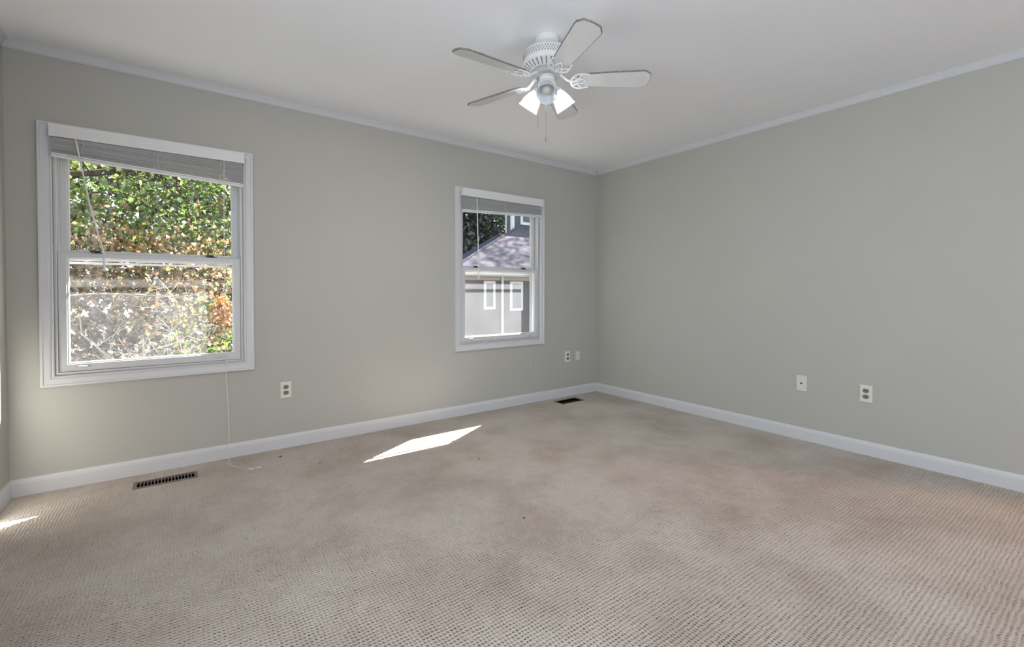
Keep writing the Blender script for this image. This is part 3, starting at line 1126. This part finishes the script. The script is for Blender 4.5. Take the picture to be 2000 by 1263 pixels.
# ------------------------------------------------------------------ outside: ground
m = MB()
n = 24
v, f = [], []
rg = random.Random(8)
for j in range(n + 1):
    for i in range(n + 1):
        v.append((-50 + 130 * i / n, T + .02 + 110 * j / n, -3.1 + rg.uniform(-.05, .05)))
for j in range(n):
    for i in range(n):
        a = j * (n + 1) + i
        f.append((a, a + 1, a + n + 2, a + n + 1))
m.add(v, f)
tag(m.build('ground', M_GROUND), 'leaf littered ground outside the windows', 'ground', kind='structure')

# ------------------------------------------------------------------ outside: neighbouring house
house = empty('house', (14, 13.5, -3.1), 'grey sided neighbouring house with mauve shingle roof and white trim seen through right window', 'house')


def lap_wall(m, a, b, z0, z1, nrm, step=.115):
    """lapped siding between plan points a and b"""
    a, b, nrm = Vector((*a, 0)), Vector((*b, 0)), Vector((*nrm, 0))
    z = z0
    while z < z1 - 1e-4:
        zt = min(z + step, z1)
        q = [a + nrm * .016, b + nrm * .016, b + nrm * .002, a + nrm * .002]
        v = [q[0] + Vector((0, 0, z)), q[1] + Vector((0, 0, z)), q[2] + Vector((0, 0, zt)), q[3] + Vector((0, 0, zt)),
             a + Vector((0, 0, z)), b + Vector((0, 0, z)), b + Vector((0, 0, zt)), a + Vector((0, 0, zt))]
        m.add(v, [(0, 1, 2, 3), (4, 7, 6, 5), (0, 4, 5, 1), (3, 2, 6, 7), (0, 3, 7, 4), (1, 5, 6, 2)])
        z = zt


HX0, HX1, HY = 8.75, 24.0, 11.0
m = MB()
m.box(HX0, HX1, HY + .001, HY + 11, -3.1, 1.80)
lap_wall(m, (HX0, HY), (HX1, HY), -3.1, 1.72, (0, -1))
m.build('siding_wall', M_SIDING, house, recalc=False)
TP = math.tan(math.radians(25))
ZE, YE = 1.84, 10.55


def rz(y):
    return ZE + TP * (y - YE)


hip = [(8.33, 10.55), (9.31, 11.34), (13.99, 15.13), (15.05, 15.95), (16.2, 16.88)]
m = MB()
top = [(x, y, rz(y)) for x, y in hip] + [(24.4, 16.88, rz(16.88)), (24.4, 10.55, ZE)]
n = len(top)
m.add(top + [(x, y, z - .10) for x, y, z in top], [tuple(range(n)), tuple(reversed(range(n, 2 * n)))] + [(i, n + i, n + (i + 1) % n, (i + 1) % n) for i in range(n)])
m.build('roof', M_ROOF, house)
# fascia, gutter and soffit
m = MB()
m.box(8.33, 24.4, 10.49, 10.549, ZE - .17, ZE - .015)
m.box(8.33, 24.4, 10.40, 10.489, ZE - .14, ZE - .03)
m.build('gutter', M_HTRIM, house)
m = MB()
m.box(8.40, 24.4, 10.55, HY - .02, ZE - .17, ZE - .145)
m.build('soffit', M_SOFFIT, house)
m = MB()
m.box(HX0 + .1, HX1, HY - .03, HY - .0005, 1.53, ZE - .17)
m.build('frieze_board', M_SOFFIT, house)
# hip cap shingles along the roof's edge
m = MB()
m.tube([(x, y, rz(y) + .01) for x, y in hip], .05, 8)
m.build('hip_cap', M_ROOF, house)
# windows of the wall
for (x0, x1, z0, z1) in ((10.0, 10.52, .42, 1.50), (11.22, 11.86, .34, 1.50), (14.2, 14.9, .34, 1.50)):
    m = MB()
    m.ring(x0 + .11, x1 - .09, z0 + .10, z1 - .10, [(0, HY - .02), (0, HY - .06), (.10, HY - .055), (.10, HY - .012)])
    w = m.build('house_window', M_HTRIM, house)
    m = MB()
    m.box(x0 + .10, x1 - .08, HY - .028, HY - .017, z0 + .09, z1 - .09)
    m.build('pane', M_HGLASS, w)
m = MB()
m.tube([(10.84, HY - .07, ZE - .16), (10.84, HY - .07, -3.0)], .055, 10)
m.build('downspout', M_HTRIM, house)
m = MB()
m.box(HX0 - .02, HX0 + .10, HY - .03, HY + .1, -3.1, ZE - .18)
m.build('corner_board', M_HTRIM, house)
# upper storey behind the roof
UX, UY = 15.38, 16.5
m = MB()
m.box(UX + .001, 24.0, UY + .001, UY + .56, 3.4, 6.2)
lap_wall(m, (UX, UY), (24.0, UY), 3.9, 6.2, (0, -1), .13)
lap_wall(m, (UX, UY + .56), (UX, UY), 3.5, 6.2, (-1, 0), .13)
m.build('upper_wall', M_SIDING, house, recalc=False)
m = MB()
m.box(UX - .03, UX + .15, UY - .035, UY + .10, 3.9, 6.2)
m.build('upper_corner_board', M_HTRIM, house)
m = MB()
m.box(UX - .04, UX + .05, UY + .46, UY + .56, 3.9, 6.2)
m.build('upper_corner_board', M_HTRIM, house)
m = MB()
m.ring(16.08, 17.6, 4.93, 6.0, [(0, UY - .02), (0, UY - .07), (.14, UY - .06), (.14, UY - .01)])
w = m.build('upper_window', M_HTRIM, house)
m = MB()
m.box(16.07, 17.61, UY - .04, UY - .022, 4.92, 6.01)
m.build('pane', M_HGLASS, w)
m = MB()
m.box(15.1, 24.3, UY - .3, UY + .8, 6.2, 6.35)
m.build('upper_eave', M_HTRIM, house)
# wing roof at the back left, shade painted into its shingles
WING = [(11.74, 19.04, 2.08), (15.39, 18.14, 4.3), (16.03, 17.13, 4.36), (14.0, 15.72, 2.39), (11.22, 17.4, 1.08)]
m = MB()
n = len(WING)
m.add(WING + [(x + .15, y + .1, z - .2) for x, y, z in WING], [tuple(range(n)), tuple(reversed(range(n, 2 * n)))] + [(i, n + i, n + (i + 1) % n, (i + 1) % n) for i in range(n)])
m.build('wing_roof', M_ROOF2, house)

# ------------------------------------------------------------------ outside: trees and shrubs
LOBED = [(0, 0), (.10, .14), (.34, .10), (.26, .30), (.50, .46), (.27, .52), (.30, .74), (.12, .70), (0, 1.0), (-.12, .70), (-.30, .74), (-.27, .52), (-.50, .46), (-.26, .30), (-.34, .10), (-.10, .14)]
OVAL = [(0, 0), (.18, .22), (.24, .5), (.14, .8), (0, 1.0), (-.14, .8), (-.24, .5), (-.18, .22)]


def leaves(name, centers, size, outline, material, parent, seed, droop=.5):
    """one mesh of many single leaves at the given points"""
    rs = np.random.RandomState(seed)
    c = np.asarray(centers, float)
    n, k = len(c), len(outline)
    ol = np.array(outline)
    mid = np.array([0, .5])
    loc = np.vstack([ol, mid])                       # outline + midrib point
    z = np.abs(loc[:, 0]) * .35
    z[-1] = 0
    d = rs.normal(size=(n, 3))
    d[:, 2] -= droop
    d /= np.linalg.norm(d, axis=1)[:, None]
    a = rs.normal(size=(n, 3))
    u = np.cross(d, a)
    u /= np.linalg.norm(u, axis=1)[:, None]
    w = np.cross(u, d)
    s = size * rs.uniform(.6, 1.25, n)
    V = c[:, None, :] + s[:, None, None] * (loc[None, :, 0, None] * u[:, None, :] + loc[None, :, 1, None] * d[:, None, :] + z[None, :, None] * w[:, None, :])
    V = V.reshape(-1, 3) - np.array(world_loc(parent))
    b = (np.arange(n) * (k + 1))[:, None]
    i = np.arange(k)[None, :]
    Fc = np.stack([b + i, b + (i + 1) % k, np.broadcast_to(b + k, (n, k))], 2).reshape(-1, 3)
    me = bpy.data.meshes.new(name)
    me.vertices.add(len(V))
    me.vertices.foreach_set('co', V.astype(np.float32).ravel())
    me.loops.add(len(Fc) * 3)
    me.loops.foreach_set('vertex_index', Fc.astype(np.int32).ravel())
    me.polygons.add(len(Fc))
    me.polygons.foreach_set('loop_start', np.arange(0, len(Fc) * 3, 3, dtype=np.int32))
    me.update(calc_edges=True)
    me.materials.append(material)
    o = bpy.data.objects.new(name, me)
    COL.objects.link(o)
    o.parent = parent
    return o


def grow(rnd, m, p, d, length, r, depth, tips, bend=.25, nseg=5, up_=.04, kids=(3, 5), spread=.9):
    """recursive branch into mesh m; collects points along the thin branches"""
    pts, rad = [p.copy()], [r]
    q = p.copy()
    for i in range(nseg):
        d = (d + Vector((rnd.gauss(0, bend), rnd.gauss(0, bend), rnd.gauss(0, bend) + up_))).normalized()
        q = q + d * (length / nseg)
        pts.append(q.copy())
        rad.append(r * (1 - .75 * (i + 1) / nseg))
        if depth <= 1:
            tips.append(q.copy())
    m.tube(pts, rad, 6 if r > .02 else 4, cap=False)
    if depth <= 0:
        return
    for k in range(rnd.randint(*kids)):
        j = rnd.randint(1, nseg)
        nd = (d + Vector((rnd.uniform(-1, 1), rnd.uniform(-1, 1), rnd.uniform(-.7, .8))) * spread).normalized()
        grow(rnd, m, pts[j], nd, length * rnd.uniform(.45, .68), rad[j] * .6, depth - 1, tips, bend, nseg, up_, kids, spread)


def tree(name, base, height, trunk_r, limbs, leafmat, size, nleaf, spread_pts, label, cat, seed, outline=LOBED, group=None, bark=None, depth=2, clump=.28, extra=None, llen=None):
    rnd = random.Random(seed)
    root = empty(name, base, label, cat, group)
    m = MB()
    tips = []
    b = Vector(base)
    tp = [b + Vector((rnd.uniform(-.06, .06) * k, rnd.uniform(-.06, .06) * k, height * k / 6)) for k in range(7)]
    m.tube(tp, [trunk_r * (1 - .11 * k) for k in range(7)], 10)
    for k in range(limbs):
        j = rnd.randint(2, 6)
        a = 2 * PI * k / limbs + rnd.uniform(-.4, .4)
        d = Vector((math.cos(a), math.sin(a), rnd.uniform(-.15, .55))).normalized()
        grow(rnd, m, tp[j], d, (llen or height * .42) * rnd.uniform(.7, 1.1), trunk_r * .42, depth, tips)
    if extra:
        for (pts, r_) in extra:
            P = ease(pts, 4)
            m.tube(P, [r_ * (1 - .7 * i / (len(P) - 1)) for i in range(len(P))], 8, cap=False)
            for q in P[2:]:
                for _ in range(2):
                    d = Vector((rnd.uniform(-1, 1), rnd.uniform(-1, 1), rnd.uniform(-.6, .9))).normalized()
                    grow(rnd, m, Vector(q), d, .7 * rnd.uniform(.6, 1.2), r_ * .22, 1, tips, kids=(2, 3))
    m.build('trunk', bark or M_BARK, root, smooth='all', recalc=False)
    rs = np.random.RandomState(seed)
    T_ = np.array([tuple(q) for q in tips])
    pts = T_[rs.randint(0, len(T_), nleaf)] + rs.normal(scale=clump, size=(nleaf, 3))
    if spread_pts is not None:
        pts = np.vstack([pts, spread_pts(rs)])
    pts = pts[pts[:, 1] > 1.6]
    leaves('foliage', pts, size, outline, leafmat, root, seed)
    return root


def ell(c, s, n):
    def fn_(rs):
        d = rs.normal(size=(n, 3))
        d /= np.linalg.norm(d, axis=1)[:, None]
        return np.array(c) + d * (rs.uniform(.25, 1, n) ** .5)[:, None] * np.array(s)
    return fn_


GZ = -3.1
tree('maple_tree', (2.9, 7.8, GZ), 6.6, .16, 9, M_LEAF_G, .088, 8500, ell((1.0, 7.2, 2.9), (3.0, 1.0, 1.5), 4200),
     'green leafed tree with long bare limb crossing the top of left window', 'tree', 11, group=None,
     extra=[([(2.85, 7.8, 2.6), (1.9, 6.4, 2.96), (1.2, 5.75, 3.02), (.3, 5.6, 2.96), (-.5, 5.6, 2.78), (-1.5, 5.6, 2.5)], .09),
            ([(-2.2, 6.9, 2.0), (-.9, 6.7, 2.05), (.2, 6.5, 1.9), (1.0, 6.4, 1.7)], .045)])
tree('oak_tree', (-2.2, 6.6, GZ), 5.0, .13, 9, M_LEAF_O, .075, 5000, ell((-.1, 5.9, 1.5), (2.3, .8, .62), 2800),
     'autumn oak with orange and tan leaves outside the left window', 'tree', 23,
     extra=[([(-2.1, 6.5, .9), (-1.0, 5.9, 1.5), (.2, 5.5, 1.7), (1.1, 5.3, 1.35)], .022),
            ([(-2.1, 6.5, .4), (-.9, 5.6, 1.1), (.5, 5.2, 1.0), (1.3, 5.0, .8)], .018)])
tree('bare_shrub', (.2, 5.0, GZ), 3.4, .06, 15, M_LEAF_M, .08, 1100, ell((.3, 5.6, .2), (2.2, .9, .9), 900),
     'thin twiggy shrub with few leaves in the lower left window pane', 'shrub', 31, bark=M_TWIG, depth=3, llen=1.4, clump=.12,
     extra=[([(.6, 5.0, -.6), (.55, 4.8, .2), (.75, 4.7, .75), (.6, 4.6, 1.15)], .016),
            ([(-.9, 4.9, .95), (-.2, 4.8, 1.06), (.6, 4.8, 1.02), (1.3, 4.9, .92)], .012),
            ([(.9, 5.0, -.5), (1.0, 5.0, .2), (1.15, 5.0, .8)], .018)])
tree('orange_bush', (1.9, 4.5, GZ), 3.3, .05, 7, M_LEAF_R, .07, 260, ell((1.27, 4.4, .78), (.17, .2, .26), 260),
     'bright orange leafed bush at the right of the left window', 'bush', 37, llen=.9, clump=.14)
tree('yellow_green_bush', (1.2, 4.9, GZ), 3.0, .04, 7, M_LEAF_G, .075, 400, ell((1.05, 4.6, .55), (.5, .35, .5), 200),
     'yellow green sapling low in the left window', 'bush', 41, llen=.8, clump=.14)
for i, (x, y, h, sd, lab) in enumerate(((-4.5, 12.0, 10, 51, 'dense dark tree behind the autumn oak at far left'),
                                        (-.2, 12.5, 10, 52, 'dense tree filling the back of the left window'),
                                        (3.6, 13.2, 10, 53, 'dense tree behind the green maple, right of the left window'))):
    tree('background_tree', (x, y, GZ), h, .22, 12, M_LEAF_M if i == 1 else M_LEAF_D, .24, 3800, ell((x, y, 1.6), (3.0, 1.6, 4.2), 4200),
         lab, 'tree', sd, group='trees standing behind the left window foliage', depth=2)
for i, (x, y, h, sd, lab) in enumerate(((16.6, 27, 14, 61, 'dark blue green tree behind the neighbouring house, leftmost of two'),
                                        (23.5, 29, 14, 62, 'dark blue green tree behind the upper storey of the neighbouring house'))):
    tree('conifer_tree', (x, y, GZ), h, .3, 14, M_LEAF_D, .42, 4500, ell((x, y, 4.5), (4.4, 2.5, 6.0), 5200), lab, 'tree', sd,
         outline=OVAL, group='dark trees behind the neighbouring house', depth=2)

tree('tall_tree', (29.5, 23.0, GZ), 20, .45, 12, M_LEAF_G, .2, 500, ell((29.0, 22.6, 18.6), (4.0, 3.0, 3.5), 6500),
     'tall loose tree far right behind the neighbouring house', 'tree', 71, outline=OVAL, llen=3, clump=.8)
